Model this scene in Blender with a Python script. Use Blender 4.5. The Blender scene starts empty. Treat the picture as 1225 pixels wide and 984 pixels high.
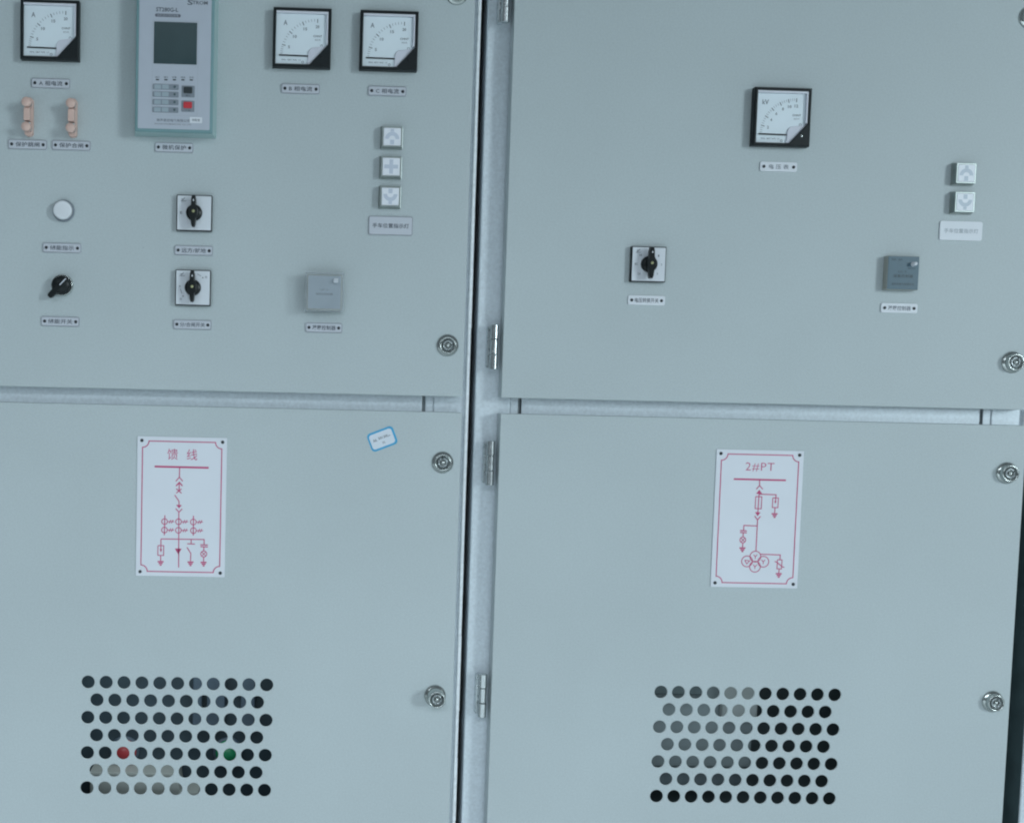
import bpy, bmesh, math, random
from mathutils import Vector, Matrix

random.seed(7)
sc = bpy.context.scene
C = sc.collection
PI = math.pi
EYE = 1.2                      # camera height above the floor (m)
MM = 0.001

# ------------------------------------------------------------------ camera
cam_data = bpy.data.cameras.new('camera')
cam = bpy.data.objects.new('camera', cam_data)
C.objects.link(cam)
yaw, pitch, roll = 0.025932, 0.063674, 0.023727
cy, sy, cp, sp, cr, sr = (math.cos(yaw), math.sin(yaw), math.cos(pitch),
                          math.sin(pitch), math.cos(roll), math.sin(roll))
B_ = Matrix(((1, 0, 0), (0, -1, 0), (0, 0, 1)))
Ry = Matrix(((cy, 0, -sy), (0, 1, 0), (sy, 0, cy)))
Rx = Matrix(((1, 0, 0), (0, cp, -sp), (0, sp, cp)))
Rz = Matrix(((cr, -sr, 0), (sr, cr, 0), (0, 0, 1)))
M_ = Rz @ Rx @ Ry @ B_          # rows: right, down, forward in (X, Z, depth)
right = Vector((M_[0][0], M_[0][2], M_[0][1]))
up = -Vector((M_[1][0], M_[1][2], M_[1][1]))
back = -Vector((M_[2][0], M_[2][2], M_[2][1]))
cam.matrix_world = Matrix(((right.x, up.x, back.x, 0),
                           (right.y, up.y, back.y, -1.619),
                           (right.z, up.z, back.z, EYE),
                           (0, 0, 0, 1)))
cam_data.sensor_fit = 'HORIZONTAL'
cam_data.sensor_width = 36.0
cam_data.lens = 1375.52 / 1225 * 36.0
cam_data.shift_x = (612.5 - 379.77) / 1225
cam_data.shift_y = (537.11 - 492.0) / 1225
cam_data.clip_start = 0.05
cam_data.clip_end = 100
sc.camera = cam

# ------------------------------------------------------------------ light
world = bpy.data.worlds.new('World')
sc.world = world
world.use_nodes = True
wn, wl = world.node_tree.nodes, world.node_tree.links
bg = wn['Background']
bg.inputs['Color'].default_value = (0.74, 0.90, 1.0, 1)
bg.inputs['Strength'].default_value = 0.20


def area(name, loc, target, sx, sz, power, col):
    d = bpy.data.lights.new(name, 'AREA')
    d.shape = 'RECTANGLE'
    d.size, d.size_y = sx, sz
    d.energy = power
    d.color = col
    o = bpy.data.objects.new(name, d)
    C.objects.link(o)
    o.location = loc
    o.rotation_euler = (Vector(target) - Vector(loc)).to_track_quat('-Z', 'Y').to_euler()
    return o


area('window_light', (7.2, -7.2, EYE + 1.5), (0.3, 0, EYE), 1.8, 2.4, 335, (0.80, 0.95, 1.0))
lum = area('ceiling_luminaire', (-0.8, -4.7, 3.2), (-0.8, -4.7, 0), 5.0, 1.2, 352, (0.80, 0.92, 1.0))
lum.data.spread = math.radians(146)

sc.view_settings.view_transform = 'Standard'
sc.view_settings.look = 'None'
sc.view_settings.gamma = 1
sc.view_settings.exposure = 0
sc.render.engine = 'CYCLES'
sc.cycles.pixel_filter_type = 'BLACKMAN_HARRIS'
sc.cycles.filter_width = 2.1


# ------------------------------------------------------------------ materials
def mat(name, col, rough=0.5, metal=0.0, spec=0.5, var=0.0, scale=60.0, bump=0.0, bscale=900.0, coat=0.0):
    m = bpy.data.materials.new(name)
    m.use_nodes = True
    nt = m.node_tree
    b = nt.nodes['Principled BSDF']
    b.inputs['Base Color'].default_value = (*col, 1)
    b.inputs['Roughness'].default_value = rough
    b.inputs['Metallic'].default_value = metal
    b.inputs['Specular IOR Level'].default_value = spec
    b.inputs['Coat Weight'].default_value = coat
    tc = nt.nodes.new('ShaderNodeTexCoord')
    if var:
        n = nt.nodes.new('ShaderNodeTexNoise')
        n.inputs['Scale'].default_value = scale
        n.inputs['Detail'].default_value = 5
        nt.links.new(tc.outputs['Object'], n.inputs['Vector'])
        r = nt.nodes.new('ShaderNodeMapRange')
        r.inputs['From Min'].default_value = 0.25
        r.inputs['From Max'].default_value = 0.75
        r.inputs['To Min'].default_value = 1 - var
        r.inputs['To Max'].default_value = 1 + var
        nt.links.new(n.outputs['Fac'], r.inputs['Value'])
        mx = nt.nodes.new('ShaderNodeVectorMath')
        mx.operation = 'SCALE'
        mx.inputs[0].default_value = col
        nt.links.new(r.outputs['Result'], mx.inputs['Scale'])
        nt.links.new(mx.outputs['Vector'], b.inputs['Base Color'])
        r2 = nt.nodes.new('ShaderNodeMapRange')
        r2.inputs['To Min'].default_value = max(0.02, rough - 0.08)
        r2.inputs['To Max'].default_value = rough + 0.08
        nt.links.new(n.outputs['Fac'], r2.inputs['Value'])
        nt.links.new(r2.outputs['Result'], b.inputs['Roughness'])
    if bump:
        n2 = nt.nodes.new('ShaderNodeTexNoise')
        n2.inputs['Scale'].default_value = bscale
        n2.inputs['Detail'].default_value = 3
        nt.links.new(tc.outputs['Object'], n2.inputs['Vector'])
        bp = nt.nodes.new('ShaderNodeBump')
        bp.inputs['Strength'].default_value = bump
        bp.inputs['Distance'].default_value = 0.0006
        nt.links.new(n2.outputs['Fac'], bp.inputs['Height'])
        nt.links.new(bp.outputs['Normal'], b.inputs['Normal'])
    return m


def door_paint():
    """Powder-coated light grey steel: orange peel, fine speckle, faint smears and scuffs."""
    m = mat('door_paint', (0.466, 0.521, 0.538), 0.46, spec=0.4, bump=0.10, bscale=1100)
    nt = m.node_tree
    b = nt.nodes['Principled BSDF']
    tc = [n for n in nt.nodes if n.type == 'TEX_COORD'][0]
    big = nt.nodes.new('ShaderNodeTexNoise')
    big.inputs['Scale'].default_value = 3.2
    big.inputs['Detail'].default_value = 6
    fine = nt.nodes.new('ShaderNodeTexNoise')
    fine.inputs['Scale'].default_value = 420
    fine.inputs['Detail'].default_value = 2
    for n in (big, fine):
        nt.links.new(tc.outputs['Object'], n.inputs['Vector'])
    r1 = nt.nodes.new('ShaderNodeMapRange')
    r1.inputs['From Min'].default_value = 0.3
    r1.inputs['From Max'].default_value = 0.7
    r1.inputs['To Min'].default_value = 0.965
    r1.inputs['To Max'].default_value = 1.035
    nt.links.new(big.outputs['Fac'], r1.inputs['Value'])
    r2 = nt.nodes.new('ShaderNodeMapRange')
    r2.inputs['From Min'].default_value = 0.3
    r2.inputs['From Max'].default_value = 0.7
    r2.inputs['To Min'].default_value = 0.95
    r2.inputs['To Max'].default_value = 1.05
    nt.links.new(fine.outputs['Fac'], r2.inputs['Value'])
    mu = nt.nodes.new('ShaderNodeMath')
    mu.operation = 'MULTIPLY'
    nt.links.new(r1.outputs['Result'], mu.inputs[0])
    nt.links.new(r2.outputs['Result'], mu.inputs[1])
    # sparse specks of dirt, each a millimetre or so across
    vo = nt.nodes.new('ShaderNodeTexVoronoi')
    vo.inputs['Scale'].default_value = 8.5
    nt.links.new(tc.outputs['Object'], vo.inputs['Vector'])
    lt = nt.nodes.new('ShaderNodeMath')
    lt.operation = 'LESS_THAN'
    lt.inputs[1].default_value = 0.0085
    nt.links.new(vo.outputs['Distance'], lt.inputs[0])
    sep = nt.nodes.new('ShaderNodeSeparateColor')
    nt.links.new(vo.outputs['Color'], sep.inputs['Color'])
    pk = nt.nodes.new('ShaderNodeMath')
    pk.operation = 'MULTIPLY'
    nt.links.new(lt.outputs[0], pk.inputs[0])
    nt.links.new(sep.outputs[0], pk.inputs[1])
    dk = nt.nodes.new('ShaderNodeMath')
    dk.operation = 'MULTIPLY_ADD'
    dk.inputs[1].default_value = -0.45
    dk.inputs[2].default_value = 1.0
    nt.links.new(pk.outputs[0], dk.inputs[0])
    mu0, mu = mu, nt.nodes.new('ShaderNodeMath')
    mu.operation = 'MULTIPLY'
    nt.links.new(mu0.outputs[0], mu.inputs[0])
    nt.links.new(dk.outputs[0], mu.inputs[1])
    sc_ = nt.nodes.new('ShaderNodeVectorMath')
    sc_.operation = 'SCALE'
    sc_.inputs[0].default_value = (0.466, 0.521, 0.538)
    nt.links.new(mu.outputs[0], sc_.inputs['Scale'])
    nt.links.new(sc_.outputs['Vector'], b.inputs['Base Color'])
    r3 = nt.nodes.new('ShaderNodeMapRange')
    r3.inputs['To Min'].default_value = 0.36
    r3.inputs['To Max'].default_value = 0.56
    nt.links.new(big.outputs['Fac'], r3.inputs['Value'])
    nt.links.new(r3.outputs['Result'], b.inputs['Roughness'])
    return m


def clear_glass(name, tint=(1, 1, 1), gloss=0.10, rough=0.06):
    m = bpy.data.materials.new(name)
    m.use_nodes = True
    nt = m.node_tree
    nt.nodes.clear()
    out = nt.nodes.new('ShaderNodeOutputMaterial')
    tr = nt.nodes.new('ShaderNodeBsdfTransparent')
    tr.inputs['Color'].default_value = (*tint, 1)
    gl = nt.nodes.new('ShaderNodeBsdfGlossy')
    gl.inputs['Roughness'].default_value = rough
    fr = nt.nodes.new('ShaderNodeFresnel')
    fr.inputs['IOR'].default_value = 1.22
    mx = nt.nodes.new('ShaderNodeMixShader')
    nt.links.new(fr.outputs[0], mx.inputs[0])
    nt.links.new(tr.outputs[0], mx.inputs[1])
    nt.links.new(gl.outputs[0], mx.inputs[2])
    nt.links.new(mx.outputs[0], out.inputs['Surface'])
    return m


def hazy_plastic(name, col, alpha):
    m = mat(name, col, 0.35)
    m.node_tree.nodes['Principled BSDF'].inputs['Alpha'].default_value = alpha
    return m


PAINT = door_paint()
ZINC = mat('aluzinc_sheet', (0.63, 0.69, 0.74), 0.42, metal=0.2, var=0.10, scale=260, bump=0.15, bscale=500)
GAP_SHADE = mat('gap_shade_sheet', (0.06, 0.095, 0.10), 0.6, var=0.2, scale=30)  # sheet darkened to paint the shade inside the right gap
SLOT = mat('slot_back', (0.30, 0.34, 0.36), 0.55, var=0.1, scale=60)
DARKIN = mat('inner_sheet', (0.05, 0.065, 0.07), 0.6, var=0.1, scale=20)
FOAM = mat('black_foam', (0.018, 0.02, 0.022), 0.95, var=0.3, scale=200, bump=0.4, bscale=300)
CHROME = mat('chrome', (0.50, 0.53, 0.52), 0.2, metal=1.0, var=0.06, scale=120)
STEEL = mat('zinc_plated_steel', (0.58, 0.62, 0.64), 0.28, metal=1.0, var=0.1, scale=150)
HINGE = mat('hinge_zinc', (0.56, 0.59, 0.60), 0.24, metal=1.0, var=0.08, scale=150)
RECESS = mat('lock_recess', (0.20, 0.22, 0.22), 0.4, metal=0.8, var=0.15, scale=200)
EDGE_LIT = mat('edge_highlight', (0.86, 0.89, 0.92), 0.3, metal=0.0, var=0.12, scale=130)  # near-white, paints the highlight along the post edge
BLACK = mat('black_plastic', (0.010, 0.014, 0.016), 0.42, spec=0.25, var=0.12, scale=80)
BLACKG = mat('black_knob_plastic', (0.009, 0.012, 0.013), 0.34, spec=0.25, var=0.1, scale=80)
WHITE = mat('white_dial_print', (0.77, 0.84, 0.89), 0.5, var=0.015, scale=60)
PIVOT = mat('white_moulded_plastic', (0.66, 0.67, 0.74), 0.4, var=0.02)
PLATE_W = mat('white_label_plastic', (0.71, 0.735, 0.785), 0.42, var=0.02, scale=40)
PLATE_SHADE = mat('plate_edge_shade', (0.20, 0.215, 0.25), 0.5, var=0.15, scale=120)
PLATE_G = mat('silver_grey_label', (0.525, 0.55, 0.605), 0.40, var=0.03, scale=40)
SWFACE = mat('switch_face', (0.68, 0.71, 0.76), 0.35, var=0.02, scale=40)
SIGN_W = mat('white_sign_plate', (0.70, 0.725, 0.785), 0.45, var=0.02, scale=14)
INK = mat('dark_ink', (0.085, 0.097, 0.12), 0.6, var=0.15, scale=300)
INK_P = mat('pale_ink', (0.17, 0.19, 0.225), 0.6, var=0.1, scale=300)
INK_F = mat('faded_ink', (0.38, 0.42, 0.46), 0.6, var=0.1, scale=300)
RED_INK = mat('red_ink', (0.52, 0.065, 0.185), 0.55, var=0.12, scale=200)
RIVET = mat('dark_rivet', (0.025, 0.03, 0.035), 0.35, metal=0.3, var=0.1, scale=200)
TEAL = mat('teal_frame', (0.17, 0.30, 0.32), 0.42, var=0.05, scale=50)
CASE = mat('pale_teal_case', (0.36, 0.50, 0.50), 0.35, var=0.04, scale=60)
BARD = mat('dark_title_bar', (0.12, 0.125, 0.16), 0.45, var=0.05)
RELAYF = mat('relay_membrane', (0.46, 0.495, 0.565), 0.42, var=0.025, scale=40)
SCREEN = mat('lcd_screen', (0.022, 0.052, 0.058), 0.18, var=0.08, scale=25)
KEYG = mat('grey_key', (0.22, 0.25, 0.29), 0.45, var=0.05)
KEYL = mat('pale_key_window', (0.33, 0.40, 0.45), 0.45, var=0.05)
KEYR = mat('red_key', (0.55, 0.03, 0.045), 0.4, var=0.05)
KEYB = mat('black_key', (0.02, 0.03, 0.035), 0.4)
DOTG = mat('indicator_dot', (0.06, 0.11, 0.12), 0.3)
PINK = mat('salmon_bakelite', (0.66, 0.46, 0.40), 0.45, var=0.05, scale=120)
LAMPW = mat('white_lamp_cap', (0.70, 0.72, 0.76), 0.32, var=0.015)
LENS = mat('white_lens', (0.78, 0.80, 0.86), 0.3, var=0.02)
LENSG = mat('lilac_symbol', (0.54, 0.585, 0.68), 0.4, var=0.03)
SYMR = mat('faint_symbol', (0.52, 0.58, 0.66), 0.4, var=0.03)
BEZEL = mat('brushed_bezel', (0.34, 0.38, 0.37), 0.34, metal=0.8, var=0.12, scale=90)
CTRL_B = mat('slate_blue_face', (0.075, 0.135, 0.175), 0.4, var=0.05, scale=60)
CTRL_S = mat('beige_case', (0.36, 0.37, 0.34), 0.5, var=0.04, scale=60)
CTRL_G = mat('pale_slate_face', (0.34, 0.395, 0.45), 0.42, var=0.05, scale=45)
COVER = hazy_plastic('hazy_cover', (0.50, 0.55, 0.59), 0.15)
GLASS = clear_glass('meter_glass')
STICK_B = mat('blue_border', (0.04, 0.34, 0.60), 0.45, var=0.08, scale=90)
STICK_W = mat('sticker_paper', (0.66, 0.71, 0.78), 0.5, var=0.02, scale=60)
YELLOW = mat('brass_screw', (0.40, 0.40, 0.22), 0.35, metal=0.4)
FLOOR_M = mat('floor_epoxy', (0.58, 0.62, 0.62), 0.45, var=0.08, scale=3)
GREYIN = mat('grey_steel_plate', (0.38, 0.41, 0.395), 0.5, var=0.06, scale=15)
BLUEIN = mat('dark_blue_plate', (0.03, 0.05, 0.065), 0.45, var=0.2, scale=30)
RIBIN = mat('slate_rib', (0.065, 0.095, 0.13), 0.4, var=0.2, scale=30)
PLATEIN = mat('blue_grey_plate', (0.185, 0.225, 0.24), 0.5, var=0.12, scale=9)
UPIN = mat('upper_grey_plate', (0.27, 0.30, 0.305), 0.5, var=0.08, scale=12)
PLATE_FALLOFF = mat('plate_falloff_shade', (0.15, 0.19, 0.21), 0.5, var=0.15, scale=12)
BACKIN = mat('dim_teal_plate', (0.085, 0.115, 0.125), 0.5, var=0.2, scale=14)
REDB = mat('red_button', (0.36, 0.042, 0.048), 0.25)
GREENB = mat('green_button', (0.018, 0.22, 0.10), 0.25)


# ------------------------------------------------------------------ mesh building (millimetres in, metres out)
class MB:
    def __init__(self):
        self.bm = bmesh.new()
        self.mats = []

    def _mi(self, m):
        if m not in self.mats:
            self.mats.append(m)
        return self.mats.index(m)

    def _begin(self):
        self._old = set(self.bm.faces)

    def _end(self, m, smooth=False):
        i = self._mi(m)
        for f in self.bm.faces:
            if f not in self._old:
                f.material_index = i
                f.smooth = smooth

    def box(self, x0, x1, y0, y1, z0, z1, m, bev=0.0, seg=2):
        self._begin()
        v = [self.bm.verts.new((x * MM, y * MM, z * MM)) for x in (x0, x1) for y in (y0, y1) for z in (z0, z1)]
        fs = [(0, 1, 3, 2), (4, 6, 7, 5), (0, 4, 5, 1), (2, 3, 7, 6), (0, 2, 6, 4), (1, 5, 7, 3)]
        faces = [self.bm.faces.new([v[i] for i in f]) for f in fs]
        bmesh.ops.recalc_face_normals(self.bm, faces=faces)
        if bev:
            es = list({e for f in faces for e in f.edges})
            bmesh.ops.bevel(self.bm, geom=es, offset=bev * MM, segments=seg, affect='EDGES', profile=0.5)
        self._end(m)
        return self

    def prism(self, pts, y0, y1, m, bev=0.0):
        """polygon in x,z (mm) from y0 (far) to y1 (near the viewer, smaller)"""
        self._begin()
        a = [self.bm.verts.new((x * MM, y0 * MM, z * MM)) for x, z in pts]
        b = [self.bm.verts.new((x * MM, y1 * MM, z * MM)) for x, z in pts]
        n = len(pts)
        fs = [self.bm.faces.new(a), self.bm.faces.new(b[::-1])]
        front = fs[1]
        for i in range(n):
            j = (i + 1) % n
            fs.append(self.bm.faces.new((a[i], b[i], b[j], a[j])))
        bmesh.ops.recalc_face_normals(self.bm, faces=fs)
        if bev:
            bmesh.ops.bevel(self.bm, geom=list(front.edges), offset=bev * MM, segments=2, affect='EDGES', profile=0.5)
        self._end(m)
        return self

    def flat(self, pts, y, m):
        self._begin()
        f = self.bm.faces.new([self.bm.verts.new((x * MM, y * MM, z * MM)) for x, z in pts])
        f.normal_update()
        if f.normal.y > 0:
            f.normal_flip()
        self._end(m)
        return self

    def lathe(self, prof, m, x=0, z=0, seg=32, smooth=True, sharp=None):
        """prof: (radius, y) from the door outwards; closed at the end with a cap if the radius ends at 0"""
        self._begin()
        rings = []
        for r, y in prof:
            if r <= 1e-6:
                rings.append([self.bm.verts.new((x * MM, y * MM, z * MM))])
            else:
                rings.append([self.bm.verts.new(((x + r * math.cos(2 * PI * k / seg)) * MM, y * MM,
                                                 (z + r * math.sin(2 * PI * k / seg)) * MM)) for k in range(seg)])
        fs = []
        for a, b in zip(rings, rings[1:]):
            for k in range(seg):
                j = (k + 1) % seg
                if len(a) == 1 and len(b) == 1:
                    continue
                if len(b) == 1:
                    fs.append(self.bm.faces.new((a[k], a[j], b[0])))
                elif len(a) == 1:
                    fs.append(self.bm.faces.new((a[0], b[j], b[k])))
                else:
                    fs.append(self.bm.faces.new((a[k], a[j], b[j], b[k])))
        bmesh.ops.recalc_face_normals(self.bm, faces=fs)
        self._end(m, smooth)
        return self

    def line(self, pts, w, y, m, closed=False):
        """flat printed stroke with mitred joints"""
        P = [Vector((a, b)) for a, b in pts]
        n = len(P)
        L, Rr = [], []
        for i in range(n):
            if closed:
                a, b = P[i] - P[i - 1], P[(i + 1) % n] - P[i]
            else:
                a = P[i] - P[i - 1] if i else P[1] - P[0]
                b = P[i + 1] - P[i] if i < n - 1 else P[i] - P[i - 1]
            a = a.normalized()
            b = b.normalized()
            t = a + b
            if t.length < 1e-3:
                t = a
            t.normalize()
            nn = Vector((-t.y, t.x))
            k = max(0.45, abs(nn.dot(Vector((-a.y, a.x)))))
            L.append(P[i] + nn * w / 2 / k)
            Rr.append(P[i] - nn * w / 2 / k)
        for i in range(n if closed else n - 1):
            j = (i + 1) % n
            try:
                self.flat([tuple(L[i]), tuple(L[j]), tuple(Rr[j]), tuple(Rr[i])], y, m)
            except ValueError:
                pass
        return self

    def circ(self, x, z, r, w, y, m, seg=20):
        return self.line([(x + r * math.cos(2 * PI * k / seg), z + r * math.sin(2 * PI * k / seg)) for k in range(seg)],
                         w, y, m, True)

    def disc(self, x, z, r, y, m, seg=16):
        return self.flat([(x + r * math.cos(2 * PI * k / seg), z + r * math.sin(2 * PI * k / seg)) for k in range(seg)], y, m)

    def text(self, s, x, z, w, h, y, m, spacing=1.0, bold=0.014):
        """flat lettering centred on x,z and fitted to w x h mm"""
        cu = bpy.data.curves.new('lettering_curve', 'FONT')
        cu.body = s
        cu.size = 1.0
        cu.space_character = spacing
        cu.resolution_u = 2
        cu.offset = bold
        o = bpy.data.objects.new('lettering_curve', cu)
        C.objects.link(o)
        bpy.context.view_layer.update()
        me = bpy.data.meshes.new_from_object(o.evaluated_get(bpy.context.evaluated_depsgraph_get()))
        bpy.data.objects.remove(o)
        bpy.data.curves.remove(cu)
        vs = me.vertices
        if len(vs):
            x0, x1 = min(v.co.x for v in vs), max(v.co.x for v in vs)
            z0, z1 = min(v.co.y for v in vs), max(v.co.y for v in vs)
            sx = w / (x1 - x0) if x1 > x0 else 1
            sz = h / (z1 - z0) if z1 > z0 else 1
            self._begin()
            nv = [self.bm.verts.new(((x + (v.co.x - (x0 + x1) / 2) * sx) * MM, y * MM,
                                     (z + (v.co.y - (z0 + z1) / 2) * sz) * MM)) for v in vs]
            for p in me.polygons:
                try:
                    f = self.bm.faces.new([nv[i] for i in p.vertices])
                    f.normal_update()
                    if f.normal.y > 0:
                        f.normal_flip()
                except ValueError:
                    pass
            self._end(m)
        bpy.data.meshes.remove(me)
        return self

    def build(self, name, parent=None, loc=None, rot=None):
        me = bpy.data.meshes.new(name)
        self.bm.to_mesh(me)
        self.bm.free()
        for m in self.mats:
            me.materials.append(m)
        o = bpy.data.objects.new(name, me)
        C.objects.link(o)
        if parent is not None:
            o.parent = parent
        if loc is not None:
            o.location = loc
        if rot is not None:
            o.rotation_euler = rot
        return o


def rrect(w, h, r, n=5, cx=0.0, cz=0.0):
    pts = []
    for qx, qz, a0 in ((1, 1, 0), (-1, 1, 90), (-1, -1, 180), (1, -1, 270)):
        for k in range(n + 1):
            a = math.radians(a0 + 90 * k / n)
            pts.append((cx + qx * (w / 2 - r) + r * math.cos(a), cz + qz * (h / 2 - r) + r * math.sin(a)))
    return pts


def thing(name, label, cat, x, z, y=0.0, group=None, rot_y=0.0):
    o = bpy.data.objects.new(name, None)
    o.empty_display_size = 0.02
    C.objects.link(o)
    o.location = (x * MM, y * MM, EYE + z * MM)
    o.rotation_euler = (0, rot_y, 0)
    o['label'] = label
    o['category'] = cat
    if group:
        o['group'] = group
    return o


# ------------------------------------------------------------------ floor
fl = MB()
fl.box(-4000, 5000, -5000, 3000, -60, 0, FLOOR_M)
floor = fl.build('floor')
floor['kind'] = 'structure'

# ------------------------------------------------------------------ cabinets
DT = 25.0          # door depth


def hole_grid(x0, x1, z0, z1):
    """7 rows, 11 and 10 holes in turn"""
    p = (x1 - x0) / 10
    q = (z1 - z0) / 6
    for r in range(7):
        n = 11 if r % 2 == 0 else 10
        for c in range(n):
            yield x0 + (c + (0.5 if n == 10 else 0)) * p, z1 - r * q


def sheet_mesh(x0, x1, z0, z1, holes, rad):
    """front sheet of a door with round punched holes, 1.6 mm thick, edges slightly rounded"""
    cu = bpy.data.curves.new('sheet_curve', 'CURVE')
    cu.dimensions = '2D'
    cu.fill_mode = 'BOTH'
    cu.extrude = 0.0004
    cu.bevel_depth = 0.0008
    cu.bevel_resolution = 1

    def loop(pts):
        s = cu.splines.new('POLY')
        s.points.add(len(pts) - 1)
        for p, (a, b) in zip(s.points, pts):
            p.co = (a * MM, b * MM, 0, 1)
        s.use_cyclic_u = True
    e = 0.8
    loop([(x0 + e, z0 + e), (x1 - e, z0 + e), (x1 - e, z1 - e), (x0 + e, z1 - e)])
    for hx, hz in holes:
        loop([(hx + (rad + e) * math.cos(2 * PI * k / 28), hz + (rad + e) * math.sin(2 * PI * k / 28)) for k in range(28)])
    o = bpy.data.objects.new('sheet_curve', cu)
    C.objects.link(o)
    bpy.context.view_layer.update()
    me = bpy.data.meshes.new_from_object(o.evaluated_get(bpy.context.evaluated_depsgraph_get()))
    bpy.data.objects.remove(o)
    bpy.data.curves.remove(cu)
    return me


def make_door(parent, x0, x1, z0, z1, holes=()):
    """pan-shaped door: punched front sheet at y = 0 and four folded returns behind it"""
    b = MB()
    me = sheet_mesh(x0, x1, z0, z1, list(holes), 9.3)
    b._begin()
    nv = [b.bm.verts.new((v.co.x, 0.0012 - v.co.z, v.co.y)) for v in me.vertices]
    for p in me.polygons:
        try:
            b.bm.faces.new([nv[i] for i in p.vertices])
        except ValueError:
            pass
    bmesh.ops.recalc_face_normals(b.bm, faces=[f for f in b.bm.faces])
    b._end(PAINT)
    bpy.data.meshes.remove(me)
    y0, y1, t = 2.3, DT - 2, 1.6
    b.box(x0, x0 + t, y0, y1, z0, z1, PAINT)
    b.box(x1 - t, x1, y0, y1, z0, z1, PAINT)
    b.box(x0 + t + .1, x1 - t - .1, y0, y1, z0, z0 + t, PAINT)
    b.box(x0 + t + .1, x1 - t - .1, y0, y1, z1 - t, z1, PAINT)
    return b.build('door', parent)


def make_lock(door, x, z, out=0.0, turn=0.0):
    """round chrome cam lock: flange, raised ring, recessed insert with a key post"""
    b = MB()
    b.lathe([(15.6, 0), (15.5, -1.4), (14.6, -2.4), (12.4, -3.6)], CHROME, 0, 0, 44)
    b.lathe([(12.3, -3.4), (12.0, -5.4 - out), (11.2, -6.0 - out), (10.2, -5.8 - out), (9.7, -5.0 - out)], CHROME, 0, 0, 44)
    b.lathe([(9.7, -5.0 - out), (9.2, -2.6 - out), (0, -2.6 - out)], RECESS, 0, 0, 44)
    b.lathe([(6.6, -2.4 - out), (6.4, -4.4 - out), (5.6, -4.7 - out), (5.2, -4.0 - out), (5.0, -2.6 - out)], STEEL, 0, 0, 32)
    b.lathe([(2.5, -2.4 - out), (2.4, -5.2 - out), (1.8, -5.8 - out), (0, -6.0 - out)], CHROME, 0, 0, 20)
    b.box(-.9 + 5.9 * math.cos(turn), .9 + 5.9 * math.cos(turn), -5.0 - out, -2.7 - out, -.9 + 5.9 * math.sin(turn), .9 + 5.9 * math.sin(turn), BLACK, .2, 1)
    return b.build('lock', door, (x * MM, 0.0001, z * MM), (0, random.uniform(-.5, .5), 0))


def make_hinge(parent, x, z):
    """three-knuckle zinc hinge, its leaf screwed to the post"""
    b = MB()
    b.box(-8.5, 2, DT - 11.0, DT - 0.3, -29, 29, STEEL, .6, 1)
    h = b.build('hinge', parent, (x * MM, 0, z * MM))
    for k, (z0, z1, r) in enumerate(((-31.5, -11.2, 6.0), (-10.6, 10.6, 5.4), (11.2, 31.5, 6.0))):
        k_ = MB()
        seg = 20
        def ring(rr, zz):
            return [k_.bm.verts.new((rr * math.cos(2 * PI * i / seg) * MM, (7 + rr * math.sin(2 * PI * i / seg)) * MM, zz * MM)) for i in range(seg)]
        for (ra, za), (rb, zb), sm in (((r - .6, z0), (r, z0 + .6), False), ((r, z0 + .6), (r, z1 - .6), True), ((r, z1 - .6), (r - .6, z1), False)):
            k_._begin()
            a, c = ring(ra, za), ring(rb, zb)
            fs = [k_.bm.faces.new((a[i], a[(i + 1) % seg], c[(i + 1) % seg], c[i])) for i in range(seg)]
            if not sm:
                fs.append(k_.bm.faces.new(a[::-1] if za == z0 else c))
            k_._end(HINGE, sm)
        k_.build('knuckle', h)
    return h


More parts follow.
